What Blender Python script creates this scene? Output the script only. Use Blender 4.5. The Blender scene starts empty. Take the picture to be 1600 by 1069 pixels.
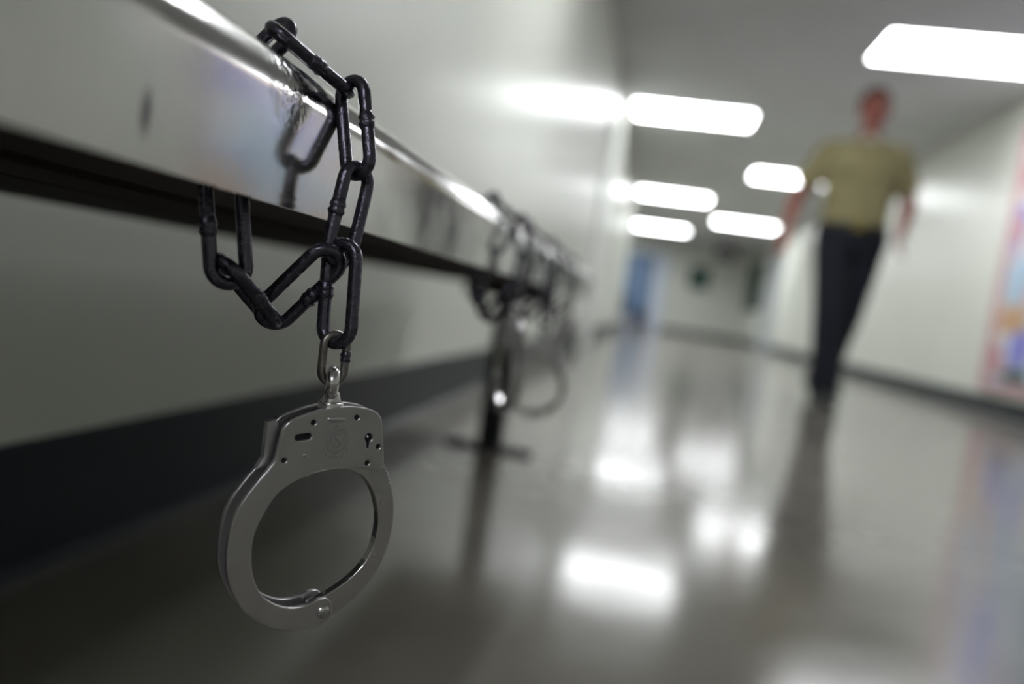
import bpy, bmesh, math, random
from mathutils import Vector, Matrix, noise
random.seed(4)
PI = math.pi
SC = bpy.context.scene
COL = SC.collection

# ------------------------------------------------------------------ camera
cam_d = bpy.data.cameras.new('camera')
cam = bpy.data.objects.new('camera', cam_d)
COL.objects.link(cam)
cam_d.sensor_width = 36.0
cam_d.lens = 27.0
cam_d.clip_start = 0.01
cam_d.clip_end = 100
# columns: camera right, camera up, camera back, in world axes
cam.matrix_world = Matrix(((0.97385133, -0.15585758, 0.16529367, 0.0),
                           (0.17228979, 0.03240689, -0.98451309, 0.0),
                           (0.14808717, 0.9872478, 0.05841216, 0.34),
                           (0, 0, 0, 1)))
cam_d.dof.use_dof = True
cam_d.dof.focus_distance = 0.312
cam_d.dof.aperture_fstop = 3.0
SC.camera = cam

# ------------------------------------------------------------------ world, exposure
wd = bpy.data.worlds.new('world'); SC.world = wd; wd.use_nodes = True
wd.node_tree.nodes['Background'].inputs[0].default_value = (0.5, 0.52, 0.5, 1)
wd.node_tree.nodes['Background'].inputs[1].default_value = 0.02
SC.view_settings.view_transform = 'Standard'
SC.view_settings.look = 'None'
SC.view_settings.gamma = 1
SC.view_settings.use_curve_mapping = False
SC.view_settings.exposure = 0.50
LIGHT_STRENGTH = 15.0

# ------------------------------------------------------------------ materials
def mat(name, col, rough=0.5, metal=0.0, spec=0.5, bump=0.0, bscale=200.0, var=0.0, vscale=3.0,
        rvar=0.0, coat=0.0, emit=None, estr=0.0, col2=None):
    m = bpy.data.materials.new(name); m.use_nodes = True
    nt = m.node_tree; N = nt.nodes; L = nt.links
    b = N['Principled BSDF']
    b.inputs['Base Color'].default_value = (*col, 1)
    b.inputs['Roughness'].default_value = rough
    b.inputs['Metallic'].default_value = metal
    b.inputs['Specular IOR Level'].default_value = spec
    b.inputs['Coat Weight'].default_value = coat
    tc = N.new('ShaderNodeTexCoord')
    if var > 0 or col2:
        n = N.new('ShaderNodeTexNoise'); n.inputs['Scale'].default_value = vscale
        n.inputs['Detail'].default_value = 5
        L.new(tc.outputs['Object'], n.inputs['Vector'])
        r = N.new('ShaderNodeValToRGB')
        r.color_ramp.elements[0].position = 0.35; r.color_ramp.elements[1].position = 0.65
        a = col2 if col2 else tuple(c*(1-var) for c in col)
        r.color_ramp.elements[0].color = (*a, 1)
        r.color_ramp.elements[1].color = (*(tuple(min(1, c*(1+var*0.6)) for c in col) if not col2 else col), 1)
        L.new(n.outputs['Fac'], r.inputs['Fac']); L.new(r.outputs['Color'], b.inputs['Base Color'])
    if rvar > 0:
        n = N.new('ShaderNodeTexNoise'); n.inputs['Scale'].default_value = vscale*2.3
        n.inputs['Detail'].default_value = 6
        L.new(tc.outputs['Object'], n.inputs['Vector'])
        mr = N.new('ShaderNodeMapRange')
        mr.inputs['From Min'].default_value = 0.3; mr.inputs['From Max'].default_value = 0.7
        mr.inputs['To Min'].default_value = max(0.02, rough-rvar); mr.inputs['To Max'].default_value = rough+rvar
        L.new(n.outputs['Fac'], mr.inputs['Value']); L.new(mr.outputs['Result'], b.inputs['Roughness'])
    if bump > 0:
        n = N.new('ShaderNodeTexNoise'); n.inputs['Scale'].default_value = bscale
        n.inputs['Detail'].default_value = 4
        L.new(tc.outputs['Object'], n.inputs['Vector'])
        bp = N.new('ShaderNodeBump'); bp.inputs['Strength'].default_value = bump
        bp.inputs['Distance'].default_value = 0.001
        L.new(n.outputs['Fac'], bp.inputs['Height']); L.new(bp.outputs['Normal'], b.inputs['Normal'])
    if emit:
        b.inputs['Emission Color'].default_value = (*emit, 1)
        b.inputs['Emission Strength'].default_value = estr
    return m

M = {}
M['wall'] = mat('wall_paint', (0.66, 0.675, 0.615), 0.34, spec=0.38, var=0.03, vscale=1.5, bump=0.05, bscale=60)
M['ceiling'] = mat('ceiling_paint', (0.58, 0.585, 0.59), 0.7, var=0.05, vscale=2)
M['floor'] = mat('waxed_floor', (0.168, 0.156, 0.135), 0.145, spec=0.5, var=0.16, vscale=2.2, rvar=0.03)
M['cove'] = mat('dark_green_cove_base', (0.005, 0.011, 0.016), 0.45, spec=0.25, var=0.1)
M['trimwhite'] = mat('white_enamel', (0.72, 0.73, 0.71), 0.35)
M['paleblue'] = mat('pale_blue_enamel', (0.62, 0.68, 0.78), 0.4)
M['bluedoor'] = mat('blue_enamel', (0.12, 0.20, 0.34), 0.35, var=0.08)
M['greydoor'] = mat('grey_enamel', (0.42, 0.45, 0.48), 0.35)
M['greenboard'] = mat('dark_green_felt', (0.02, 0.055, 0.04), 0.8, var=0.2)
M['frameblack'] = mat('dark_frame', (0.03, 0.035, 0.03), 0.5)
M['signgreen'] = mat('green_sign_face', (0.01, 0.07, 0.055), 0.5)
M['diffuser'] = mat('lit_diffuser', (0.9, 0.9, 0.88), 0.5, emit=(0.96, 0.985, 1.0), estr=LIGHT_STRENGTH)
M['lampframe'] = mat('lamp_frame', (0.7, 0.7, 0.68), 0.4)
M['chain'] = mat('blackened_chain_steel', (0.085, 0.079, 0.108), 0.24, metal=0.85, bump=0.35, bscale=420, var=0.10, vscale=160, rvar=0.06)
M['shackle'] = mat('bare_worn_steel', (0.2, 0.185, 0.18), 0.32, metal=0.9, bump=0.3, bscale=400, var=0.3, vscale=200)
M['nickel'] = mat('satin_nickel', (0.55, 0.535, 0.56), 0.33, metal=0.95, var=0.06, vscale=60, rvar=0.05, bump=0.04, bscale=500)
M['nickelpol'] = mat('polished_nickel', (0.55, 0.54, 0.55), 0.22, metal=0.95, rvar=0.06, vscale=90)
M['hole'] = mat('dark_pin_recess', (0.008, 0.008, 0.01), 0.6)
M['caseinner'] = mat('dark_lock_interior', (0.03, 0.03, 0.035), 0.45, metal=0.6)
M['stamp'] = mat('stamped_line', (0.26, 0.25, 0.26), 0.45, metal=0.7)
M['wood'] = mat('dark_brown_seat_wood', (0.020, 0.011, 0.006), 0.75, spec=0.15, col2=(0.013, 0.008, 0.005), vscale=9)
M['blacksteel'] = mat('black_painted_steel', (0.012, 0.013, 0.018), 0.4, spec=0.5)
M['skin'] = mat('ruddy_skin', (0.34, 0.105, 0.08), 0.5, var=0.12, vscale=20)
M['hair'] = mat('short_brown_hair', (0.05, 0.025, 0.018), 0.7, bump=0.6, bscale=300)
M['shirt'] = mat('khaki_cloth', (0.30, 0.265, 0.14), 0.85, var=0.08, vscale=14, bump=0.2, bscale=500)
M['navy'] = mat('navy_cloth', (0.003, 0.004, 0.013), 0.85, var=0.1, vscale=14)
M['leather'] = mat('black_leather', (0.008, 0.008, 0.009), 0.3)
M['undershirt'] = mat('white_cotton', (0.62, 0.58, 0.56), 0.9)
M['brass'] = mat('brass', (0.55, 0.42, 0.15), 0.25, metal=1)
M['eye'] = mat('eye_white', (0.5, 0.47, 0.45), 0.3)
M['dark'] = mat('dark_iris', (0.02, 0.015, 0.01), 0.3)
M['lip'] = mat('lip', (0.3, 0.08, 0.07), 0.5)
M['seatfabric'] = mat('charcoal_fabric', (0.02, 0.022, 0.03), 0.8)
M['binblue'] = mat('dark_blue_plastic', (0.03, 0.04, 0.09), 0.45)

def rail_material():
    m = mat('polished_stainless', (0.52, 0.515, 0.51), 0.14, metal=1.0, rvar=0.045, vscale=14, var=0.07)
    nt = m.node_tree; N = nt.nodes; L = nt.links; b = N['Principled BSDF']
    tc = N.new('ShaderNodeTexCoord')
    # small knocks and a hammered dent on the rounded edge beside the first chain
    sub = N.new('ShaderNodeVectorMath'); sub.operation = 'DISTANCE'
    sub.inputs[1].default_value = (-0.147, 0.264, 0.405)
    L.new(tc.outputs['Object'], sub.inputs[0])
    fall = N.new('ShaderNodeMapRange')
    fall.inputs['From Min'].default_value = 0.006; fall.inputs['From Max'].default_value = 0.020
    fall.inputs['To Min'].default_value = 1.0; fall.inputs['To Max'].default_value = 0.03
    L.new(sub.outputs['Value'], fall.inputs['Value'])
    n = N.new('ShaderNodeTexNoise'); n.inputs['Scale'].default_value = 260; n.inputs['Detail'].default_value = 3
    L.new(tc.outputs['Object'], n.inputs['Vector'])
    mu = N.new('ShaderNodeMath'); mu.operation = 'MULTIPLY'
    L.new(n.outputs['Fac'], mu.inputs[0]); L.new(fall.outputs['Result'], mu.inputs[1])
    # long faint waviness of the sheet
    mp = N.new('ShaderNodeMapping'); mp.inputs['Scale'].default_value = (20, 9, 20)
    L.new(tc.outputs['Object'], mp.inputs['Vector'])
    n2 = N.new('ShaderNodeTexNoise'); n2.inputs['Scale'].default_value = 1.0; n2.inputs['Detail'].default_value = 1
    L.new(mp.outputs['Vector'], n2.inputs['Vector'])
    ad = N.new('ShaderNodeMath'); ad.operation = 'ADD'
    L.new(mu.outputs[0], ad.inputs[0]); L.new(n2.outputs['Fac'], ad.inputs[1])
    bp = N.new('ShaderNodeBump'); bp.inputs['Strength'].default_value = 0.6; bp.inputs['Distance'].default_value = 0.0012
    L.new(ad.outputs[0], bp.inputs['Height']); L.new(bp.outputs['Normal'], b.inputs['Normal'])
    # a dark upright mark on the front face
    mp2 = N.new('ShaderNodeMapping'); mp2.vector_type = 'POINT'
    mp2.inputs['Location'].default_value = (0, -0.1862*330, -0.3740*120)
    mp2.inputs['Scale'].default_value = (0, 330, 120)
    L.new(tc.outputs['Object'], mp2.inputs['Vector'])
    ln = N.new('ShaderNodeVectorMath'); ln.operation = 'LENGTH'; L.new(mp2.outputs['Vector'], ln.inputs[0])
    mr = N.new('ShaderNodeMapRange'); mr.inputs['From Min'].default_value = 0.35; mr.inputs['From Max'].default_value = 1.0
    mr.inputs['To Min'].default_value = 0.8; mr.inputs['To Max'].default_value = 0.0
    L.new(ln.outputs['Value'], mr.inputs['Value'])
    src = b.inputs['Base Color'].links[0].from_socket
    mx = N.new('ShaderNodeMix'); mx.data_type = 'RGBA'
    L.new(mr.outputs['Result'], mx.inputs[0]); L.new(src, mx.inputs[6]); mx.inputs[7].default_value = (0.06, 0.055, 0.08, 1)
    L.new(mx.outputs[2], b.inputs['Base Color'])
    return m
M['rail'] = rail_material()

def mural_material():
    m = bpy.data.materials.new('mural_print'); m.use_nodes = True
    nt = m.node_tree; N = nt.nodes; L = nt.links; b = N['Principled BSDF']
    b.inputs['Roughness'].default_value = 0.35
    tc = N.new('ShaderNodeTexCoord')
    mp = N.new('ShaderNodeMapping'); mp.inputs['Scale'].default_value = (1, 2.6, 2.6)
    L.new(tc.outputs['Object'], mp.inputs['Vector'])
    n = N.new('ShaderNodeTexVoronoi'); n.inputs['Scale'].default_value = 1.6
    L.new(mp.outputs['Vector'], n.inputs['Vector'])
    sp = N.new('ShaderNodeSeparateColor'); L.new(n.outputs['Color'], sp.inputs[0])
    r = N.new('ShaderNodeValToRGB'); r.color_ramp.interpolation = 'CONSTANT'
    cols = [(0.0, (0.62, 0.66, 0.72)), (0.2, (0.42, 0.5, 0.62)), (0.42, (0.48, 0.38, 0.28)), (0.55, (0.25, 0.25, 0.58)),
            (0.72, (0.55, 0.38, 0.4)), (0.86, (0.62, 0.6, 0.56))]
    r.color_ramp.elements[0].position = 0; r.color_ramp.elements[0].color = (*cols[0][1], 1)
    r.color_ramp.elements[1].position = cols[1][0]; r.color_ramp.elements[1].color = (*cols[1][1], 1)
    for p, c in cols[2:]:
        e = r.color_ramp.elements.new(p); e.color = (*c, 1)
    L.new(sp.outputs[0], r.inputs['Fac']); L.new(r.outputs['Color'], b.inputs['Base Color'])
    return m
M['mural'] = mural_material()
M['pinkborder'] = mat('pink_red_border', (0.5, 0.27, 0.3), 0.4, var=0.15, vscale=8)
M['redprint'] = mat('red_print', (0.48, 0.24, 0.27), 0.4)
M['blueprint'] = mat('blue_print', (0.22, 0.22, 0.62), 0.4)
M['skyprint'] = mat('pale_blue_print', (0.36, 0.5, 0.64), 0.4)
M['orangeprint'] = mat('tan_orange_print', (0.5, 0.3, 0.16), 0.4)
M['greenprint'] = mat('dark_green_print', (0.03, 0.07, 0.05), 0.4)

# ------------------------------------------------------------------ helpers
def smooth(me, on=True):
    for p in me.polygons: p.use_smooth = on

def obj(name, bm, m, parent=None, sm=False, bevel=0.0, seg=2):
    me = bpy.data.meshes.new(name)
    bmesh.ops.recalc_face_normals(bm, faces=bm.faces)
    bm.to_mesh(me); bm.free()
    if m: me.materials.append(m)
    smooth(me, sm)
    o = bpy.data.objects.new(name, me); COL.objects.link(o)
    if parent: o.parent = parent
    if bevel > 0:
        md = o.modifiers.new('bevel', 'BEVEL'); md.width = bevel; md.segments = seg; md.limit_method = 'ANGLE'
    return o

def tag(o, label=None, cat=None, group=None, kind=None):
    if label: o['label'] = label
    if cat: o['category'] = cat
    if group: o['group'] = group
    if kind: o['kind'] = kind
    return o

def thing(name, label, cat, loc=(0, 0, 0), rotz=0.0, group=None):
    o = bpy.data.objects.new(name, None); COL.objects.link(o)
    o.location = loc; o.rotation_euler = (0, 0, rotz); o.empty_display_size = 0.05
    return tag(o, label, cat, group)

def kids(o): return [c for c in bpy.data.objects if c.parent == o]
def copy_tree(o, parent=None):
    c = o.copy(); COL.objects.link(c); c.parent = parent
    for ch in kids(o): copy_tree(ch, c)
    return c

def box(bm, x0, x1, y0, y1, z0, z1):
    vs = [bm.verts.new((x, y, z)) for z in (z0, z1) for y in (y0, y1) for x in (x0, x1)]
    for f in ((0, 2, 3, 1), (4, 5, 7, 6), (0, 1, 5, 4), (2, 6, 7, 3), (0, 4, 6, 2), (1, 3, 7, 5)):
        bm.faces.new([vs[i] for i in f])
    return vs

def boxo(name, dims, m, parent=None, bevel=0.0):
    bm = bmesh.new(); box(bm, *dims)
    return obj(name, bm, m, parent, bevel=bevel)

def cyl(bm, p, q, r0, r1=None, seg=20, caps=True):
    p = Vector(p); q = Vector(q); r1 = r0 if r1 is None else r1
    ax = (q-p); q_ = ax.to_track_quat('Z', 'Y')
    A = []; B = []
    for i in range(seg):
        a = 2*PI*i/seg; d = q_ @ Vector((math.cos(a), math.sin(a), 0))
        A.append(bm.verts.new(p+d*r0)); B.append(bm.verts.new(q+d*r1))
    for i in range(seg):
        j = (i+1) % seg
        bm.faces.new((A[i], A[j], B[j], B[i]))
    if caps:
        bm.faces.new(A[::-1]); bm.faces.new(B)

def ball(bm, c, r, sc=(1, 1, 1), u=16, v=10, rot=None):
    mt = Matrix.Translation(c) @ (rot.to_4x4() if rot else Matrix.Identity(4)) @ Matrix.Diagonal((*[r*s for s in sc], 1))
    bmesh.ops.create_uvsphere(bm, u_segments=u, v_segments=v, radius=1.0, matrix=mt)

def capsule(bm, p, q, r0, r1):
    cyl(bm, p, q, r0, r1, 18); ball(bm, p, r0); ball(bm, q, r1)

def loft(bm, rings, seg=28, e=2.0):
    """rings: (centre, rx, ry[, tilt]) stacked horizontally; superellipse exponent e"""
    prev = None; first = None
    for rg in rings:
        c, rx, ry = rg[:3]; cur = []
        for i in range(seg):
            a = 2*PI*i/seg; ca, sa = math.cos(a), math.sin(a)
            cur.append(bm.verts.new((c[0]+rx*math.copysign(abs(ca)**(2/e), ca),
                                     c[1]+ry*math.copysign(abs(sa)**(2/e), sa), c[2])))
        if prev:
            for i in range(seg):
                j = (i+1) % seg; bm.faces.new((prev[i], prev[j], cur[j], cur[i]))
        else: first = cur
        prev = cur
    bm.faces.new(first[::-1]); bm.faces.new(prev)

def sweep(bm, pts, r, seg=12, closed=False, squash=None):
    """tube of radius r (number or per-point list) along pts"""
    n = len(pts); pts = [Vector(p) for p in pts]; rings = []
    up = None
    for i, p in enumerate(pts):
        a = pts[(i-1) % n] if (closed or i > 0) else pts[i]
        b = pts[(i+1) % n] if (closed or i < n-1) else pts[i]
        t = (b-a).normalized()
        if up is None:
            up = Vector((0, 0, 1)) if abs(t.z) < 0.9 else Vector((1, 0, 0))
        s = t.cross(up).normalized(); up = s.cross(t).normalized()
        rr = r[i] if isinstance(r, (list, tuple)) else r
        rings.append([bm.verts.new(p + (s*math.cos(2*PI*k/seg) + up*math.sin(2*PI*k/seg))*rr) for k in range(seg)])
    m = n if closed else n-1
    for i in range(m):
        A = rings[i]; B = rings[(i+1) % n]
        off = 0
        if closed and i == n-1:   # match the frame at the seam
            off = min(range(seg), key=lambda o: (B[o].co-A[0].co).length)
        for k in range(seg):
            bm.faces.new((A[k], A[(k+1) % seg], B[(k+1+off) % seg], B[(k+off) % seg]))
    if not closed:
        bm.faces.new(rings[0][::-1]); bm.faces.new(rings[-1])

def curve_plate(name, outlines, thick, m, parent=None, bev=0.0004, smoothed=True, loc=(0, 0, 0)):
    """flat plate in the local x-z plane with holes; outlines in mm; extruded along y and rounded"""
    cu = bpy.data.curves.new(name, 'CURVE'); cu.dimensions = '2D'; cu.fill_mode = 'BOTH'
    cu.extrude = thick/2-bev; cu.bevel_depth = bev; cu.bevel_resolution = 2; cu.offset = -bev
    for ol in outlines:
        s = cu.splines.new('POLY'); s.points.add(len(ol)-1); s.use_cyclic_u = True
        for p, (x, z) in zip(s.points, ol): p.co = (x*0.001, z*0.001, 0, 1)
    t = bpy.data.objects.new('t', cu); COL.objects.link(t)
    bpy.context.view_layer.update()
    me = bpy.data.meshes.new_from_object(t.evaluated_get(bpy.context.evaluated_depsgraph_get()))
    bpy.data.objects.remove(t)
    me.name = name
    me.transform(Matrix.Translation(loc) @ Matrix.Translation((0, thick/2, 0)) @ Matrix.Rotation(PI/2, 4, 'X'))
    me.materials.clear(); me.materials.append(m)
    o = bpy.data.objects.new(name, me); COL.objects.link(o)
    if parent: o.parent = parent
    return o

def circ(cx, cz, r, n=20, rz=None):
    rz = rz or r
    return [(cx+r*math.cos(2*PI*i/n), cz+rz*math.sin(2*PI*i/n)) for i in range(n)]

def catmull(pts, n=4, keep=()):
    out = []; L_ = len(pts)
    for i in range(L_):
        p0, p1, p2, p3 = (pts[(i+k) % L_] for k in (-1, 0, 1, 2))
        for k in range(n):
            t = k/n
            out.append(tuple(0.5*((2*p1[j]) + (-p0[j]+p2[j])*t + (2*p0[j]-5*p1[j]+4*p2[j]-p3[j])*t*t
                             + (-p0[j]+3*p1[j]-3*p2[j]+p3[j])*t**3) for j in (0, 1)))
    return out

def remeshed(name, bm, m, parent, voxel=0.006, it=6, sm=True):
    o = obj(name, bm, m, parent, sm=True)
    md = o.modifiers.new('r', 'REMESH'); md.mode = 'VOXEL'; md.voxel_size = voxel; md.use_smooth_shade = True
    s = o.modifiers.new('s', 'SMOOTH'); s.factor = 0.5; s.iterations = it
    bpy.context.view_layer.update()
    me = bpy.data.meshes.new_from_object(o.evaluated_get(bpy.context.evaluated_depsgraph_get()))
    o.modifiers.clear(); o.data = me; me.name = name
    if not me.materials: me.materials.append(m)
    smooth(me)
    return o

# ------------------------------------------------------------------ setting
XL, XR, H = -0.56, 2.6, 2.44
Y0, Y1 = -4.5, 22.0
YC = 16.0          # the left wall steps back here
XE = -3.2  # recess made deep to take the added, unseen lights
def struct(name, dims, m, parent=None, bevel=0.0, label=None):
    o = boxo(name, dims, m, parent, bevel)
    if not parent: o['kind'] = 'structure'
    if label: o['label'] = label
    return o
struct('floor', (XE-0.1, XR+0.1, Y0-0.1, Y1+0.1, -0.1, 0), M['floor'], label='waxed beige grey corridor floor with mirror-like reflections')
struct('ceiling', (XE-0.1, XR+0.1, Y0-0.1, Y1+0.1, H, H+0.1), M['ceiling'], label='flat grey corridor ceiling')
struct('wall_left', (XL-0.14, XL, Y0, YC, 0, H), M['wall'], label='glossy cream painted wall behind the bench')
struct('wall_left_recess', (XE-0.1, XE, YC-0.14, Y1, 0, H), M['wall'], label='cream wall of the recess at the corridor end')
struct('wall_left_return', (XE, XL-0.14, YC-0.14, YC, 0, H), M['wall'], label='short cream return wall at the far left corner')
struct('wall_right', (XR, XR+0.1, Y0, Y1, 0, H), M['wall'], label='glossy cream painted wall on the right of the corridor')
struct('wall_end', (XE-0.1, XR+0.1, Y1, Y1+0.1, 0, H), M['wall'], label='cream end wall with a blue door and a green sign')
struct('wall_rear', (XL-0.14, XR+0.1, Y0-0.1, Y0, 0, H), M['wall'])

def baseboard(name, p, q, nrm, h=0.135, label=None):
    """cove base: thin sheet with a rounded top and a small toe"""
    p = Vector((*p, 0)); q = Vector((*q, 0)); n = Vector((*nrm, 0))
    prof = [(0, 0), (0.014, 0), (0.009, 0.004), (0.006, 0.012), (0.005, h-0.004), (0.003, h), (0, h)]
    bm = bmesh.new()
    A = [bm.verts.new(p+n*a+Vector((0, 0, b))) for a, b in prof]
    B = [bm.verts.new(q+n*a+Vector((0, 0, b))) for a, b in prof]
    for i in range(len(prof)):
        j = (i+1) % len(prof); bm.faces.new((A[i], A[j], B[j], B[i]))
    bm.faces.new(A); bm.faces.new(B[::-1])
    return tag(obj(name, bm, M['cove']), label, kind='structure')
baseboard('baseboard_left', (XL, Y0), (XL, 6.84), (1, 0), label='dark green cove base under the bench wall')
baseboard('baseboard_left_far', (XL, 8.0), (XL, YC), (1, 0))
baseboard('baseboard_right', (XR, Y0), (XR, 16.84), (-1, 0), label='dark green cove base along the right wall')
baseboard('baseboard_right_far', (XR, 18.16), (XR, Y1), (-1, 0))
baseboard('baseboard_end', (0.42, Y1), (XR, Y1), (0, -1), label='dark green cove base along the end wall')
baseboard('baseboard_rear', (XL, Y0), (XR, Y0), (0, 1))

# doors
def door_x(name, xw, s, y0, y1, leaf_m, frame_m, label):
    """door in a side wall at x=xw; s=+1 opens into +x"""
    bm = bmesh.new(); t = 0.035*s; w = 0.06
    xs = sorted((xw, xw+t))
    box(bm, *xs, y0-w, y0, 0, 2.08); box(bm, *xs, y1, y1+w, 0, 2.08); box(bm, *xs, y0, y1, 2.03, 2.08)
    fr = tag(obj(name, bm, frame_m, bevel=0.004), label, kind='structure')
    xs = sorted((xw+0.001*s, xw+0.018*s))
    boxo('door_panel', (*xs, y0+0.003, y1-0.003, 0.01, 2.027), leaf_m, fr, 0.002)
    bm = bmesh.new(); hx = xw+0.018*s
    cyl(bm, (hx, y0+0.07, 1.02), (hx+0.05*s, y0+0.07, 1.02), 0.011)
    cyl(bm, (hx+0.045*s, y0+0.07, 1.02), (hx+0.045*s, y0+0.18, 1.02), 0.009)
    cyl(bm, (hx, y0+0.07, 1.02), (hx+0.006*s, y0+0.07, 1.02), 0.027)
    obj('door_handle', bm, M['nickelpol'], fr, sm=False)
    for z in (0.25, 1.0, 1.8):
        bm = bmesh.new(); cyl(bm, (hx, y1-0.004, z-0.05), (hx, y1-0.004, z+0.05), 0.008)
        obj('hinge', bm, M['nickelpol'], fr)
    return fr
door_x('door_2', XL, 1, 6.9, 7.85, M['trimwhite'], M['trimwhite'], 'white door and white frame in the left wall past the bench')
door_x('door_3', XR, -1, 16.9, 18.1, M['greydoor'], M['greydoor'], 'pale grey door in the right wall near the far end')
# blue door at the end wall with a pale leaf beside it
bm = bmesh.new()
yb = Y1
box(bm, -0.98, -0.90, yb-0.05, yb, 0, 2.16); box(bm, 0.02, 0.08, yb-0.05, yb, 0, 2.16); box(bm, 0.33, 0.40, yb-0.05, yb, 0, 2.16)
box(bm, -0.90, 0.33, yb-0.05, yb, 2.08, 2.16)
fr = tag(obj('door_1', bm, M['paleblue'], bevel=0.004), 'blue door in a pale blue frame at the far end of the corridor', kind='structure')
boxo('door_panel', (-0.895, 0.015, yb-0.03, yb-0.002, 0.01, 2.075), M['bluedoor'], fr, 0.002)
boxo('side_panel', (0.085, 0.325, yb-0.03, yb-0.002, 0.01, 2.075), M['paleblue'], fr, 0.002)['label'] = 'pale blue fixed panel beside the blue door'
boxo('kick_plate', (-0.87, -0.01, yb-0.034, yb-0.03, 0.05, 0.28), M['nickel'], fr)
bm = bmesh.new(); cyl(bm, (-0.08, yb-0.03, 1.0), (-0.08, yb-0.08, 1.0), 0.012); cyl(bm, (-0.08, yb-0.075, 1.0), (-0.2, yb-0.075, 1.0), 0.009)
obj('door_handle', bm, M['nickelpol'], fr)

# ------------------------------------------------------------------ ceiling lights
lamp_rows = [(0.14, 2.6, 'panel light in the left row nearest the bench, out of sight overhead'),
             (0.14, 8.05, 'lit ceiling panel in the left row, largest of that row in view'),
             (0.14, 13.4, 'lit ceiling panel in the left row, second one down the corridor'),
             (0.02, 18.3, 'lit ceiling panel farthest away in the left row'),
             (1.87, 5.75, 'largest lit ceiling panel, cut off by the right edge of the picture'),
             (1.68, 10.75, 'lit ceiling panel in the right row beside the walking man'),
             (1.62, 15.85, 'lit ceiling panel farthest away in the right row'),
             (0.14, -2.8, 'panel light in the left row behind the camera'),
             (-1.35, 17.3, 'unseen panel light added in the side recess to brighten the end wall, nearer one'),  # both recess lights are added out of view to brighten the end wall
             (-1.45, 20.4, 'unseen panel light added in the side recess to brighten the end wall, farther one'),
             ]
def make_lamp():
    r = thing('ceiling_light', 'x', 'ceiling light', group=None)
    bm = bmesh.new(); w, l, t = 0.60, 0.30, 0.02
    for a in ((-w, w, -l, -l+t), (-w, w, l-t, l), (-w, -w+t, -l+t, l-t), (w-t, w, -l+t, l-t)):
        box(bm, *a, -0.014, 0)
    obj('frame', bm, M['lampframe'], r, bevel=0.002)
    bm = bmesh.new(); box(bm, -w+t, w-t, -l+t, l-t, -0.009, -0.002)
    obj('diffuser', bm, M['diffuser'], r)
    return r
lamp0 = make_lamp()
for i, (x, y, lb) in enumerate(lamp_rows):
    o = lamp0 if i == 0 else copy_tree(lamp0)
    o.location = (x, y, H); o['label'] = lb; o['group'] = 'ceiling panel lights'

# ------------------------------------------------------------------ bench
BY0, BY1 = -0.9, 1.86
XF, XB = -0.138, -0.166      # front face and back of the rail
ZB, ZT, RR = 0.3604, 0.4200, 0.022
bench = thing('bench', 'low wall bench with a polished stainless front rail and brown wooden seat', 'bench', (-0.30, 0.5, 0))
bench_inv = Matrix.Translation((0.30, -0.5, 0))
def bpart(name, bm, m, parent=bench, **k):
    o = obj(name, bm, m, parent, **k); o.matrix_parent_inverse = bench_inv if parent == bench else Matrix.Identity(4); return o
# rail: folded stainless channel, open below, rounded top edges
prof = []
NS = 16
prof.append((XF, ZB))
for i in range(NS+1):
    a = PI/2*i/NS; prof.append((XF-RR+RR*math.cos(a), ZT-RR+RR*math.sin(a)))
for i in range(9):
    a = PI/2+PI/2*i/8; prof.append((XB+0.006+0.006*math.cos(a), ZT-0.006+0.006*math.sin(a)))
prof.append((XB, 0.398))
t = 0.0022
inner = [(XB+t, 0.398), (XB+t, ZT-0.007)] + [(XB+0.007, ZT-t)] + \
        [(XF-RR+(RR-t)*math.cos(PI/2*(1-i/8)), ZT-RR+(RR-t)*math.sin(PI/2*(1-i/8))) for i in range(9)] + [(XF-t, ZB)]
full = prof+inner
bm = bmesh.new()
NY = 2
rings = []
for k in range(NY+1):
    y = BY0+(BY1-BY0)*k/NY
    rings.append([bm.verts.new((x, y, z)) for x, z in full])
for k in range(NY):
    for i in range(len(full)):
        j = (i+1) % len(full); bm.faces.new((rings[k][i], rings[k][j], rings[k+1][j], rings[k+1][i]))
bm.faces.new(rings[0]); bm.faces.new(rings[-1][::-1])
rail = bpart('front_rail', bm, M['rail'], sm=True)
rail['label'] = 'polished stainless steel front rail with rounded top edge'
md = rail.modifiers.new('e', 'EDGE_SPLIT'); md.split_angle = math.radians(40)
# wooden seat in planks behind the rail
for i in range(4):
    x1 = -0.218-0.074*i
    bm = bmesh.new(); box(bm, x1-0.070, x1, BY0, BY1, 0.3605, 0.396)
    o = bpart('seat_plank', bm, M['wood'], bevel=0.003)
# cross bearers tie rail and planks together
for y in (-0.33, 1.67):
    bm = bmesh.new(); box(bm, -0.400, -0.200, y-0.02, y+0.02, 0.335, 0.3590)
    bpart('bearer', bm, M['blacksteel'], bevel=0.002)
    bm = bmesh.new(); box(bm, -0.2178, -0.1662, y-0.02, y+0.02, 0.374, 0.394)
    bpart('rail_bracket', bm, M['blacksteel'])
    bm = bmesh.new(); box(bm, -0.322, -0.268, y-0.027, y+0.027, 0.008, 0.335)
    bpart('leg', bm, M['blacksteel'], bevel=0.004)
    bm = bmesh.new(); box(bm, -0.392, -0.198, y-0.032, y+0.032, 0, 0.009)
    fp = bpart('foot_plate', bm, M['blacksteel'], bevel=0.003)
    for sx in (-0.372, -0.218):
        bm = bmesh.new(); cyl(bm, (sx, y, 0.009), (sx, y, 0.016), 0.009, seg=6)
        o = obj('bolt', bm, M['nickel'], fp)
bm = bmesh.new(); box(bm, XB+0.003, XF-0.003, BY1+0.0003, BY1+0.002, 0.366, ZT-0.010)
bpart('rail_end_cap', bm, M['blacksteel'])

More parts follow.
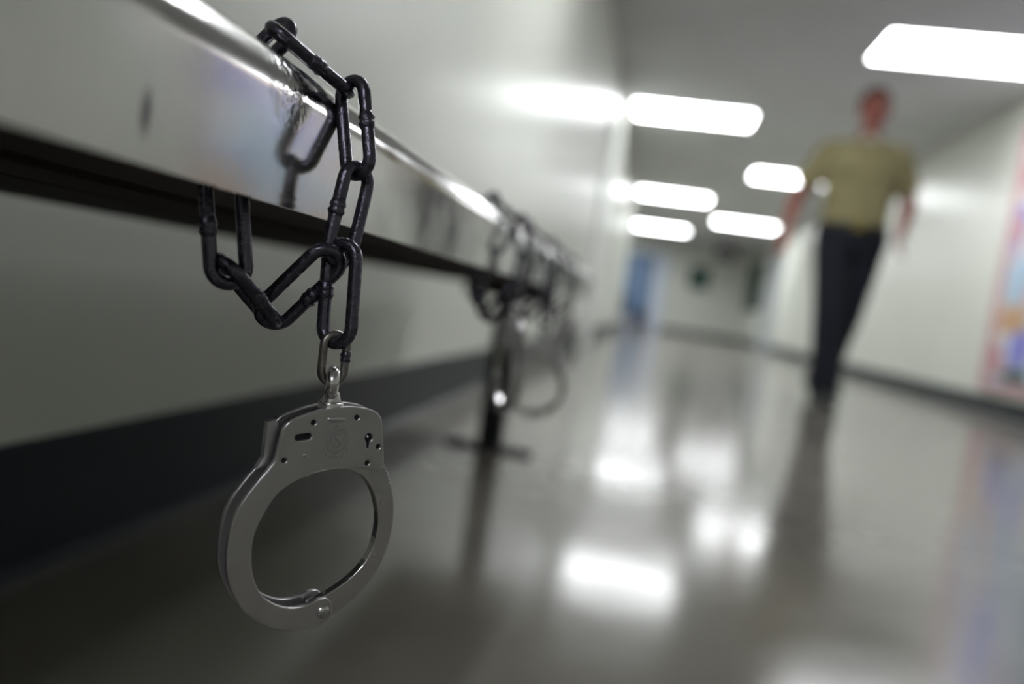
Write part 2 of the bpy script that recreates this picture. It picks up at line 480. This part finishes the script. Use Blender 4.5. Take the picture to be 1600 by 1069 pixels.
# ------------------------------------------------------------------ chain
def stadium(L_, S, n=12):
    """centreline of a link in the local x (width) - z (length) plane"""
    r = S/2; h = L_/2-r; pts = []
    for i in range(n+1): a = PI*i/n; pts.append((r*math.cos(a), 0, h+r*math.sin(a)))
    for i in range(1, 4): pts.append((-r, 0, h-2*h*i/4))
    for i in range(n+1): a = PI+PI*i/n; pts.append((r*math.cos(a), 0, -h+r*math.sin(a)))
    for i in range(1, 4): pts.append((r, 0, -h+2*h*i/4))
    return pts
def link_mesh(L_, S, r, mname, m):
    bm = bmesh.new(); sweep(bm, stadium(L_, S), r, 14, closed=True)
    me = bpy.data.meshes.new(mname); bmesh.ops.recalc_face_normals(bm, faces=bm.faces)
    bm.to_mesh(me); bm.free(); me.materials.append(m); smooth(me); return me
def bead_mesh(S, r, m, z=0.001):
    bm = bmesh.new(); n = 9; pts = []; rr = []
    prof_ = [1.0, 1.10, 1.26, 1.16, 1.10, 1.30, 1.16, 1.05, 1.0]
    for i in range(n):
        pts.append((S/2, 0, z+(i-(n-1)/2)*r*0.34)); rr.append(r*prof_[i])
    sweep(bm, pts, rr, 16)
    for v in bm.verts:
        v.co += Vector((noise.noise(v.co*900), noise.noise(v.co*900+Vector((5, 0, 0))), 0))*0.00045
    me = bpy.data.meshes.new('weld_bead'); bmesh.ops.recalc_face_normals(bm, faces=bm.faces)
    bm.to_mesh(me); bm.free(); me.materials.append(m); smooth(me); return me
LR = 0.00268
big = link_mesh(0.0400, 0.0128, LR, 'link', M['chain'])
bead = bead_mesh(0.0128, LR, M['chain'])
small = link_mesh(0.0196, 0.0095, 0.00172, 'connecting_link', M['shackle'])
sbead = bead_mesh(0.0095, 0.00172, M['chain'])

chain = thing('chain', 'blackened steel chain looped over the bench rail nearest the camera, in sharp focus', 'chain', (-0.13, 0.30, 0.42), group='chains looped around the bench rail')
croot = Vector((-0.13, 0.30, 0.42))
def place_link(me, bd, mid, ax, nrm, flip=1, name='link', label=None):
    z = -Vector(ax).normalized()            # local +z towards the upper end
    y = Vector(nrm); y = (y-z*y.dot(z)).normalized(); x = y.cross(z)
    x *= flip; y *= flip
    o = bpy.data.objects.new(name, me); COL.objects.link(o); o.parent = chain
    mt = Matrix((x, y, z)).transposed().to_4x4(); mt.translation = Vector(mid)-croot
    o.matrix_local = mt
    b = bpy.data.objects.new('weld_bead', bd); COL.objects.link(b); b.parent = o
    if label: o['label'] = label
    return o
LK = [  # mid, axis (top to bottom), plane normal, bead side
    ((-0.1455, 0.2910, 0.4207), (0.440, 0.841, -0.300), (-0.500, -0.047, -0.865), -1),    # over the rail edge
    ((-0.1288, 0.3028, 0.3991), (0.280, -0.140, -0.949), (-0.367, -0.929, 0.032), -1),
    ((-0.1245, 0.2977, 0.3631), (-0.043, -0.140, -0.989), (0.896, -0.443, 0.024), 1),
    ((-0.1217, 0.2929, 0.3310), (0.087, -0.044, -0.995), (-0.131, -0.991, 0.033), 1),
    ((-0.1374, 0.2900, 0.3312), (0.625, 0.050, 0.779), (0.609, -0.715, -0.344), 1),
    ((-0.1528, 0.2783, 0.3263), (0.128, 0.837, -0.532), (-0.420, -0.441, -0.793), -1),
    ((-0.1569, 0.2637, 0.3488), (0.189, 0.028, -0.981), (0.697, -0.708, 0.114), 1),
    # hidden run behind the rail, closing the loop
    ((-0.1790, 0.2720, 0.3745), (0.93, -0.33, -0.20), (0.3, 0.85, 0.5), 1),
    ((-0.1915, 0.2840, 0.3915), (-0.35, -0.28, -0.89), (0.9, -0.2, -0.4), 1),
    ((-0.1690, 0.2885, 0.4180), (-0.70, 0.05, -0.71), (0.15, 0.80, -0.45), 1),
]
for mid, ax, nr, fl in LK: place_link(big, bead, mid, ax, nr, fl)
place_link(small, sbead, (-0.1198, 0.2917, 0.3049), (0.053, -0.050, -0.997), (0.673, -0.736, 0.073), -1, 'connecting_link', 'thinner bare steel link joining chain and cuff')

# ------------------------------------------------------------------ handcuff
PLATE = [(25.2, 27.2), (17.8, 28.3), (9.2, 28.8), (2.5, 28.5), (-2.6, 27.4), (-6.2, 26.2), (-12.5, 23.3), (-18.2, 18.6), (-22.3, 11.0), (-24.8, 3.1), (-24.5, -5.1), (-22.8, -12.6), (-19.3, -19.2), (-15.1, -23.3), (-8.9, -26.6), (-3.1, -27.7), (2.0, -27.0), (5.6, -25.7), (9.1, -25.6), (11.6, -27.3), (12.8, -30.6), (11.7, -34.7), (8.4, -37.0), (1.6, -37.2), (-8.5, -35.9), (-17.0, -32.0), (-24.6, -26.1), (-29.5, -19.1), (-32.5, -12.3), (-34.2, -4.1), (-34.2, 5.2), (-32.9, 12.4), (-30.3, 18.0), (-26.1, 24.4), (-21.9, 29.8), (-20.1, 33.4), (-19.5, 39.1), (-18.7, 44.2), (-17.3, 46.8), (-14.5, 48.7), (-5.2, 52.0), (2.5, 53.3), (7.7, 53.9), (15.3, 53.4), (20.2, 52.0), (22.7, 49.9), (24.1, 46.9), (25.6, 39.6), (27.3, 31.3), (26.8, 28.8)]
ARM = [(-4.3, 24.9), (0.8, 26.6), (6.1, 27.4), (12.0, 27.0), (16.8, 25.6), (21.8, 22.6), (26.8, 16.2), (30.3, 7.3), (31.0, -0.9), (29.8, -8.8), (26.2, -15.2), (20.7, -20.4), (14.0, -24.4), (8.3, -26.8), (3.9, -28.9), (5.0, -33.6), (9.0, -36.3), (13.6, -35.6), (18.6, -33.2), (25.3, -28.7), (31.0, -22.4), (35.2, -15.1), (37.9, -6.0), (38.5, 3.3), (37.5, 11.3), (34.8, 19.2)]
cuff = thing('handcuff', 'satin nickel handcuff hanging closed in the foreground, in sharp focus', 'handcuff', (-0.11492508, 0.28416045, 0.23310574), math.radians(50), group='handcuffs hanging from the bench chains')
plate_s = catmull(PLATE, 3)
key = [(18.6+1.75*math.cos(a), 41.1+1.75*math.sin(a)) for a in [(-65+310*i/18)*PI/180 + 0 for i in range(19)]]
key = [(18.6+1.75*math.cos(a), 41.1+1.75*math.sin(a)) for a in [math.radians(-65+310*i/18) for i in range(19)]] + [(18.35, 36.6), (19.2, 36.4)]
slot = [(-12.3+1.3*math.cos(a), 41.3+1.3*math.sin(a)) for a in [PI/2+0.12+PI*i/8 for i in range(9)]] + \
       [(-8.1+1.3*math.cos(a), 41.8+1.3*math.sin(a)) for a in [-PI/2+0.12+PI*i/8 for i in range(9)]]
PINS = [(-6.7, 47.2), (11.8, 49.4), (-16.8, 32.4), (23.6, 37.2), (19.5, 30.4)]
holes = [circ(x, z, 1.12, 16) for x, z in PINS]
fp = curve_plate('cheek_plate', [plate_s, slot, key]+holes, 0.0022, M['nickel'], cuff, 0.00045)
fp['label'] = 'front satin nickel cheek plate with pin holes and keyhole'
bp_ = curve_plate('cheek_plate', [plate_s], 0.0022, M['nickel'], cuff, 0.00045, loc=(0, 0.0088, 0))
# lock body between the plates
inner = [(-16.5, 33.0), (-15.8, 43.8), (-13.5, 47.0), (-4.8, 49.8), (7.7, 51.8), (15.0, 51.4), (19.8, 50.0), (21.8, 46.5), (24.2, 36.5), (25.2, 30.8), (18, 30.0), (9, 30.6), (-2, 30.0), (-8.5, 28.0)]
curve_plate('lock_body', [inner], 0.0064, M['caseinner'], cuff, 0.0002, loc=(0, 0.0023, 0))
for x, z in PINS:
    curve_plate('pin', [circ(x, z, 1.1, 14)], 0.0012, M['hole'], cuff, 0.0001, loc=(0, 0.0009, 0))
# swinging single strand with ratchet teeth
teeth = []
outer_c = [(34.8, 19.2), (32.2, 24.6), (28.6, 29.6), (24.0, 33.2), (17, 35.8), (9, 36.6), (0, 35.8)]
for i in range(len(outer_c)-1):
    a = Vector(outer_c[i]); b = Vector(outer_c[i+1]); d = (b-a); n_ = Vector((d.y, -d.x)).normalized(); k = max(2, int(d.length/1.6))
    for j in range(k):
        p = a+d*j/k; teeth.append((p.x, p.y)); q = p+n_*0.8; teeth.append((q.x, q.y))
armo = catmull(ARM+[(32.4, 24.4), (28.6, 29.6)], 3)
cutidx = 3*(len(ARM)-1)+1
arm_full = armo[:cutidx]+teeth+[(-4.5, 34.5), (-6, 30)]
arm = curve_plate('swing_arm', [arm_full], 0.0040, M['nickelpol'], cuff, 0.00035, loc=(0, 0.0035, 0))
arm['label'] = 'single swinging jaw with ratchet teeth'
curve_plate('ratchet_end', [[(-23.3, 46.1), (-20.1, 47.3), (-15.4, 40.8), (-15.9, 31.3), (-25.2, 28.2), (-23.0, 32.5)]], 0.0032, M['nickel'], cuff, 0.0003, loc=(0, 0.0045, 0))
# hinge rivet
bm = bmesh.new(); cyl(bm, (0.0087, -0.0007, -0.0311), (0.0087, 0.0118, -0.0311), 0.0026, seg=24)
ball(bm, (0.0087, -0.0002, -0.0311), 0.0027, (1, 0.45, 1))
obj('hinge_rivet', bm, M['nickelpol'], cuff, sm=True)
# raised rib and dimple
bm = bmesh.new(); ball(bm, (0.0028, 0.0001, 0.0487), 1, (0.0040, 0.0009, 0.0014), 24, 12)
obj('stop_rib', bm, M['nickel'], cuff, sm=True)
bm = bmesh.new(); ball(bm, (-0.0087, 0.0, 0.0344), 0.0007, (1, 0.5, 1))
obj('detent', bm, M['nickelpol'], cuff, sm=True)
bm = bmesh.new(); ball(bm, (0.0186, 0.0014, 0.0413), 0.0008); cyl(bm, (0.0186, 0.0012, 0.0413), (0.0186, 0.004, 0.0413), 0.0007)
obj('lock_post', bm, M['nickelpol'], cuff, sm=True)
# stamped roundel: two rings, an interlaced S and W, worn dashes of lettering above and below
bm = bmesh.new()
ex, ez = 4.3, 39.8
def wire(pts, r=0.10, closed=False):
    sweep(bm, [(x*0.001, -0.00003, z*0.001) for x, z in pts], r*0.001, 6, closed=closed)
wire(circ(ex, ez, 4.6, 40, 4.95), 0.12, True)
wire(circ(ex, ez, 3.7, 36, 4.0), 0.07, True)
S_ = [(ex+1.3, ez+2.3), (ex+0.2, ez+3.0), (ex-1.2, ez+2.4), (ex-1.2, ez+1.1), (ex, ez+0.3), (ex+1.2, ez-0.6), (ex+1.2, ez-2.0), (ex, ez-2.8), (ex-1.4, ez-2.2)]
S2 = []
for i in range(len(S_)-1):
    for k in range(3): S2.append(tuple(S_[i][j]+(S_[i+1][j]-S_[i][j])*k/3 for j in (0, 1)))
S2.append(S_[-1]); wire(S2, 0.15)
wire([(ex-2.9, ez+1.5), (ex-1.6, ez-1.8), (ex-0.1, ez+0.9), (ex+1.5, ez-1.8), (ex+2.9, ez+1.5)], 0.13)
for i in range(11):
    a = math.radians(-150+120*i/10)
    c_, s_ = math.cos(a), math.sin(a)
    wire([(ex+5.6*c_, ez+6.1*s_), (ex+(6.3+0.3*(i % 3))*c_+0.25*((i % 2)*2-1), ez+(6.9+0.3*(i % 2))*s_)], 0.14)
for i in range(6):
    a = math.radians(50+60*i/5); c_, s_ = math.cos(a), math.sin(a)
    wire([(ex+5.3*c_, ez+5.8*s_), (ex+6.0*c_+0.2*((i % 2)*2-1), ez+6.5*s_)], 0.10)
for i in range(14):
    a = math.radians(360*i/14); c_, s_ = math.cos(a), math.sin(a)
    wire([(ex+4.0*c_, ez+4.3*s_), (ex+4.35*c_, ez+4.65*s_)], 0.07)
obj('stamped_emblem', bm, M['stamp'], cuff, sm=True)
# swivel: flange, neck and eye (edge-on to the camera)
sw = bmesh.new()
sx = 0.0024; sy = 0.0055
cyl(sw, (sx, sy, 0.0515), (sx, sy, 0.0548), 0.0053, 0.0050, 28)
cyl(sw, (sx, sy, 0.0548), (sx, sy, 0.0590), 0.0040, 0.0026, 28)
s_o = obj('swivel', sw, M['nickelpol'], cuff, sm=True, bevel=0.0004)
sw = bmesh.new()
pts = []
for i in range(28):
    a = 2*PI*i/28
    d = Vector((math.cos(math.radians(62)), math.sin(math.radians(62)), 0))  # eye plane direction
    p = Vector((sx-0.0006, sy, 0.0622))+d*0.0044*math.cos(a)+Vector((0, 0, 0.0044))*math.sin(a)
    pts.append(p)
sweep(sw, pts, 0.0026, 14, closed=True)
obj('swivel_eye', sw, M['nickelpol'], s_o, sm=True)
for o in kids(cuff):
    if o.name.startswith(('cheek_plate', 'swing_arm', 'ratchet_end', 'lock_body')):
        for p in o.data.polygons: p.use_smooth = False

# ------------------------------------------------------------------ the three sets further along the bench
sets = [  # chain dy, cuff yaw, hung one link higher, ordinal
    (0.430, 117, True, 'second'), (0.650, 20, False, 'third'), (0.940, 62, True, 'fourth')]
for dy, cy, short, nm in sets:
    c = copy_tree(chain); c.location = croot+Vector((0, dy, 0))
    c['label'] = 'blackened chain looped over the bench rail, %s from the camera, out of focus' % nm
    up = Vector((0, 0, 0))
    if short:      # the cuff hangs one link higher than on the first chain
        up = Vector((-0.004, 0.003, 0.0335))
        for l_ in kids(c):
            p = l_.matrix_local.translation
            if (p-(Vector(LK[3][0])-croot)).length < 1e-4:
                for b in kids(l_): bpy.data.objects.remove(b)
                bpy.data.objects.remove(l_)
            elif l_.name.startswith('connecting_link'):
                l_.matrix_local = Matrix.Translation(up) @ l_.matrix_local
    k = copy_tree(cuff)
    off = Matrix.Rotation(math.radians(cy), 3, 'Z') @ Vector((0.0024, 0.0055, 0))
    k.location = Vector((-0.1183, 0.2893+dy, 0.23310574)) + up - off
    k.rotation_euler = (0, 0, math.radians(cy))
    k['label'] = 'nickel handcuff hanging from the %s chain along the bench, blurred' % nm

# ------------------------------------------------------------------ walking man
per = thing('person', 'man in khaki short sleeved shirt and navy trousers walking down the corridor', 'person', (1.02, 4.52, 0))
PX, PY = 1.02, 4.52
def W(x, y, z): return (x-PX, y-PY, z)
# joints: right side of the man is on the left of the picture
hipR, hipL = W(0.945, 4.53, 0.93), W(1.125, 4.53, 0.93)
kneeR, kneeL = W(0.965, 4.42, 0.50), W(1.085, 4.56, 0.50)
ankR, ankL = W(1.005, 4.40, 0.095), W(1.060, 4.80, 0.13)
shR, shL = W(0.842, 4.53, 1.385), W(1.215, 4.53, 1.40)
elR, elL = W(0.722, 4.58, 1.13), W(1.325, 4.60, 1.16)
wrR, wrL = W(0.672, 4.46, 0.915), W(1.262, 4.44, 0.985)
HD = Vector(W(1.035, 4.49, 1.635))
def V(a, b, t): return tuple(Vector(a).lerp(Vector(b), t))
bm = bmesh.new()
loft(bm, [(W(1.035, 4.53, 0.88), .145, .095), (W(1.035, 4.53, 0.96), .160, .105), (W(1.035, 4.53, 1.06), .142, .098), (W(1.035, 4.53, 1.2), .162, .112), (W(1.03, 4.53, 1.33), .175, .112), (W(1.03, 4.53, 1.41), .15, .085), (W(1.032, 4.53, 1.45), .075, .06)])
capsule(bm, W(1.032, 4.53, 1.42), W(1.035, 4.51, 1.54), .058, .054)
# head: skull, jaw, nose, ears, chin, brow
ball(bm, HD+Vector((0, 0.012, 0.025)), 1, (.074, .092, .088), 24, 16)
ball(bm, HD+Vector((0, -0.018, -0.045)), 1, (.058, .070, .070), 20, 14)
ball(bm, HD+Vector((0, -0.060, -0.094)), 1, (.026, .022, .020))
ball(bm, HD+Vector((0, -0.078, 0.028)), 1, (.048, .012, .010))
capsule(bm, HD+Vector((0, -0.084, 0.010)), HD+Vector((0, -0.103, -0.026)), .008, .012)
for s in (-1, 1):
    ball(bm, HD+Vector((s*0.012, -0.094, -0.029)), .008)
    ball(bm, HD+Vector((s*0.077, 0.012, -0.006)), 1, (.009, .018, .030))
    ball(bm, HD+Vector((s*0.042, -0.062, -0.020)), 1, (.022, .018, .018))
def limb(a, b, c, r):
    capsule(bm, a, b, r[0], r[1]); capsule(bm, b, c, r[1], r[2])
limb(shR, elR, wrR, (.050, .040, .027)); limb(shL, elL, wrL, (.050, .040, .027))
ball(bm, V(elR, wrR, .22), 1, (.040, .040, .075)); ball(bm, V(elL, wrL, .22), 1, (.040, .040, .075))
limb(hipR, kneeR, ankR, (.085, .055, .040)); limb(hipL, kneeL, ankL, (.085, .055, .040))
capsule(bm, W(1.0, 4.38, 0.055), W(1.0, 4.28, 0.035), .026, .020); capsule(bm, W(1.061, 4.78, 0.06), W(1.06, 4.69, 0.045), .026, .020)
def hand(wr, dirv, side, curl=0.5):
    d = Vector(dirv).normalized(); up = Vector(side).normalized(); up = (up-d*up.dot(d)).normalized(); n = d.cross(up)
    wr = Vector(wr)
    rot = Matrix((up, n, d)).transposed()
    ball(bm, wr+d*0.050, 1, (.040, .017, .050), 16, 12, rot)
    for i, ln in enumerate((.066, .076, .070, .056)):
        b0 = wr+d*0.082+up*(0.028-0.0185*i)
        d1 = (d*math.cos(curl*.6)+n*math.sin(curl*.6)); d2 = (d*math.cos(curl*1.5)+n*math.sin(curl*1.5))
        b1 = b0+d1*ln*.5; b2 = b1+d2*ln*.5
        capsule(bm, b0, b1, .0088, .0082); capsule(bm, b1, b2, .0082, .0072)
    t0 = wr+d*0.025+up*0.026; t1 = t0+(d*.6+up*.75).normalized()*.036; t2 = t1+(d*.9+n*.35).normalized()*.03
    capsule(bm, t0, t1, .012, .010); capsule(bm, t1, t2, .010, .008)
hand(wrR, (-.05, -.28, -1), (.5, -.85, .1), .45)
hand(wrL, (-.12, -.35, -1), (-.5, -.85, .1), -.45)
remeshed('body', bm, M['skin'], per, 0.0058, 4)
# facial features
for s in (-1, 1):
    bm = bmesh.new(); ball(bm, HD+Vector((s*0.031, -0.0715, 0.008)), 1, (.0125, .0115, .0085)); e = obj('eye', bm, M['eye'], per, sm=True)
    bm = bmesh.new(); ball(bm, HD+Vector((s*0.031, -0.0815, 0.008)), .0050); obj('iris', bm, M['dark'], e, sm=True)
    bm = bmesh.new(); ball(bm, HD+Vector((s*0.031, -0.086, 0.030)), 1, (.019, .006, .0045)); obj('eyebrow', bm, M['hair'], per, sm=True)
bm = bmesh.new(); ball(bm, HD+Vector((0, -0.084, -0.062)), 1, (.024, .008, .007)); obj('mouth', bm, M['lip'], per, sm=True)
# hair: short cap
bm = bmesh.new(); bmesh.ops.create_uvsphere(bm, u_segments=36, v_segments=22, radius=1, matrix=Matrix.Translation(HD+Vector((0, 0.018, 0.031))) @ Matrix.Diagonal((.0795, .0955, .0935, 1)))
kill = [v for v in bm.verts if (v.co-HD).z < 0.0 + max(0, -(v.co-HD).y)*0.95 - max(0, (v.co-HD).y)*0.35]
bmesh.ops.delete(bm, geom=kill, context='VERTS')
hr = obj('hair', bm, M['hair'], per, sm=True); md = hr.modifiers.new('s', 'SOLIDIFY'); md.thickness = 0.008; md.offset = 0
# shirt
bm = bmesh.new()
loft(bm, [(W(1.035, 4.53, 0.945), .178, .120), (W(1.035, 4.53, 1.00), .176, .122), (W(1.035, 4.53, 1.08), .170, .122), (W(1.035, 4.53, 1.2), .186, .130), (W(1.03, 4.53, 1.33), .200, .130), (W(1.03, 4.53, 1.41), .172, .100), (W(1.032, 4.53, 1.455), .105, .078), (W(1.032, 4.53, 1.475), .076, .066)], 40, 2.2)
for sh, el in ((shR, elR), (shL, elL)):
    capsule(bm, sh, V(sh, el, .2), .070, .068); cyl(bm, V(sh, el, .15), V(sh, el, .74), .068, .073, 24)
ball(bm, W(0.90, 4.53, 1.40), .072); ball(bm, W(1.16, 4.53, 1.41), .072)
shirt = remeshed('shirt', bm, M['shirt'], per, 0.0062, 5)
for s in (-1, 1):
    bm = bmesh.new()
    pts = [(0.004*s, -0.088, 1.445), (0.055*s, -0.072, 1.490), (0.075*s, -0.095, 1.43), (0.030*s, -0.112, 1.405)]
    vs = [bm.verts.new(Vector(W(1.032, 4.53, 0))+Vector(p)) for p in pts]; bm.faces.new(vs)
    c_ = obj('collar', bm, M['shirt'], shirt); md = c_.modifiers.new('s', 'SOLIDIFY'); md.thickness = 0.004
    boxo('pocket_flap', (0.015+s*0.085-0.05, 0.015+s*0.085+0.05, -0.128, -0.118, 1.255, 1.30), M['shirt'], shirt, 0.004)
for i in range(5):
    z = 1.36-0.085*i; bm = bmesh.new(); cyl(bm, (0.013, -0.128, z), (0.013, -0.113, z), .006, seg=12); obj('button', bm, M['brass'], shirt)
bm = bmesh.new(); ball(bm, W(1.032, 4.48, 1.46), 1, (.045, .028, .042)); obj('undershirt', bm, M['undershirt'], per, sm=True)
# trousers
bm = bmesh.new()
loft(bm, [(W(1.035, 4.53, 0.84), .172, .120), (W(1.035, 4.53, 0.92), .182, .126), (W(1.035, 4.53, 0.985), .182, .126), (W(1.035, 4.53, 1.0), .180, .124)], 36, 2.2)
for h_, k_, a_ in ((hipR, kneeR, ankR), (hipL, kneeL, ankL)):
    hh = V(h_, k_, -0.02)
    cyl(bm, hh, k_, .104, .082, 28); ball(bm, hh, .104); ball(bm, k_, .082)
    foot = V(k_, a_, 1.12); cyl(bm, k_, foot, .082, .080, 28)
remeshed('trousers', bm, M['navy'], per, 0.0065, 5)
bm = bmesh.new(); loft(bm, [(W(1.035, 4.53, 0.968), .187, .131), (W(1.035, 4.53, 1.004), .187, .131)], 40, 2.2)
belt = obj('belt', bm, M['leather'], per, sm=False)
boxo('buckle', (-0.012, 0.042, -0.136, -0.128, 0.966, 1.006), M['brass'], belt, 0.003)
for (fx, fy, tz, rx) in ((0.998, 4.40, 0, 0), (1.062, 4.80, 0.0, -0.22)):
    bm = bmesh.new()
    sh_ = [(0.0, .045, .036, .085), (-.05, .045, .042, .08), (-.12, .05, .045, .06), (-.19, .05, .045, .04), (-.225, .035, .03, .028)]
    ball(bm, (0, 0.02, 0.048), 1, (.040, .052, .044)); ball(bm, (0, -0.06, 0.046), 1, (.045, .09, .040)); ball(bm, (0, -0.15, 0.034), 1, (.049, .075, .032))
    box(bm, -.043, .043, -.19, .055, 0.004, 0.022)
    cyl(bm, (0, 0.012, 0.04), (0, 0.012, 0.12), .05, .048)
    for v in bm.verts:
        v.co.z = max(v.co.z, 0.002)
    bmesh.ops.rotate(bm, verts=bm.verts, cent=(0, -0.15, 0), matrix=Matrix.Rotation(rx, 3, 'X'))
    bmesh.ops.translate(bm, verts=bm.verts, vec=Vector(W(fx, fy, tz)))
    remeshed('shoe', bm, M['leather'], per, 0.006, 4)

# ------------------------------------------------------------------ right wall mural
mur = thing('mural_panel', 'colourful printed panel with a pink border on the right wall, cut off by the frame', 'mural', (XR, 5.85, 0.18))
def mp(name, dims, m, p=mur): return boxo(name, dims, m, p)
mp('backing_board', (-0.018, -0.001, -1.50, 0.60, 0, 2.0), M['trimwhite'])
mp('printed_sheet', (-0.022, -0.018, -1.40, 0.47, 0.06, 1.94), M['mural'])
bm = bmesh.new()
for a in ((0.47, 0.60, 0, 2.0), (-1.50, -1.40, 0, 2.0), (-1.40, 0.47, 0, 0.06), (-1.40, 0.47, 1.94, 2.0)):
    box(bm, -0.024, -0.018, a[0], a[1], a[2], a[3])
obj('border', bm, M['pinkborder'], mur)
def blob(y, z, ry, rz, m, n=20, j=.18):
    bm = bmesh.new(); vs = []
    for i in range(n):
        a = 2*PI*i/n; k = 1+j*noise.noise(Vector((math.cos(a)*1.5+y*7, math.sin(a)*1.5, z*5)))*2
        vs.append(bm.verts.new((-0.0235, y+ry*k*math.cos(a), z+rz*k*math.sin(a))))
    bm.faces.new(vs); o = obj('printed_shape', bm, m, mur); md = o.modifiers.new('s', 'SOLIDIFY'); md.thickness = .001; return o
for a in ((0.26, 0.81, .19, .19, 'skyprint'), (0.24, 0.53, .20, .12, 'orangeprint'), (0.06, 0.32, .20, .13, 'blueprint'),
          (0.38, 0.24, .08, .12, 'redprint'), (0.36, 1.20, .10, .11, 'redprint'), (0.37, 1.59, .09, .11, 'redprint'),
          (0.06, 0.12, .20, .05, 'greenprint'), (-0.25, 0.80, .16, .25, 'skyprint'), (-0.2, 1.3, .18, .2, 'blueprint'),
          (-0.75, 0.95, .25, .40, 'skyprint'), (-1.05, 1.55, .22, .25, 'blueprint'), (-1.1, 0.5, .2, .3, 'orangeprint')):
    blob(*a[:4], M[a[4]])

# ------------------------------------------------------------------ far end things
sg = thing('wall_sign', 'small square dark green sign on the end wall right of the blue door', 'sign', (1.26, Y1, 1.62))
boxo('sign_face', (-0.24, 0.24, -0.022, -0.006, -0.27, 0.27), M['signgreen'], sg)
bm = bmesh.new()
for a in ((-.27, .27, .27, .30), (-.27, .27, -.30, -.27), (-.27, -.24, -.27, .27), (.24, .27, -.27, .27)): box(bm, a[0], a[1], -.03, 0, a[2], a[3])
obj('sign_frame', bm, M['frameblack'], sg)
nb = thing('notice_board', 'tall dark green notice board on the right wall beyond the grey door', 'notice board', (XR, 20.45, 1.5))
boxo('board_face', (-0.03, -0.001, -1.3, 1.3, -0.58, 0.58), M['greenboard'], nb)
bm = bmesh.new()
for a in ((-1.35, 1.35, .58, .63), (-1.35, 1.35, -.63, -.58), (-1.35, -1.3, -.58, .58), (1.3, 1.35, -.58, .58)): box(bm, -.045, 0, a[0], a[1], a[2], a[3])
obj('board_frame', bm, M['frameblack'], nb)
hs = thing('hanging_monitor', 'dark boxy monitor hanging from the ceiling before the end wall', 'monitor', (1.62, 19.0, H))
boxo('monitor_body', (-.26, .26, -.16, .16, -.52, -.16), M['frameblack'], hs, .02)
boxo('monitor_screen', (-.22, .22, -.168, -.159, -.48, -.20), M['dark'], hs, .004)
bm = bmesh.new(); cyl(bm, (0, 0, -.17), (0, 0, -.01), .02); cyl(bm, (0, 0, -.012), (0, 0, 0), .07); obj('ceiling_mount', bm, M['blacksteel'], hs)
# waiting chair and bin by the blue door
ch = thing('waiting_chair', 'dark waiting chair against the end wall in front of the blue door', 'chair', (-0.78, 20.6, 0))
boxo('seat', (-.24, .24, -.24, .22, .42, .48), M['seatfabric'], ch, .02)
boxo('backrest', (-.24, .24, .20, .25, .50, .84), M['seatfabric'], ch, .02)
for x, y, t_ in ((-.22, -.22, .42), (.22, -.22, .42), (-.22, .21, .60), (.22, .21, .60)):
    bm = bmesh.new(); cyl(bm, (x, y, 0), (x, y, t_), .013, seg=12); obj('leg', bm, M['blacksteel'], ch)
bn = thing('waste_bin', 'dark blue waste bin standing beside the waiting chair', 'bin', (-0.16, 21.2, 0))
bm = bmesh.new(); cyl(bm, (0, 0, 0), (0, 0, .48), .15, .19, 24); obj('bin_body', bm, M['binblue'], bn, sm=False)
bm = bmesh.new(); cyl(bm, (0, 0, .48), (0, 0, .53), .20, .20, 24); obj('lid', bm, M['blacksteel'], bn, bevel=.01)
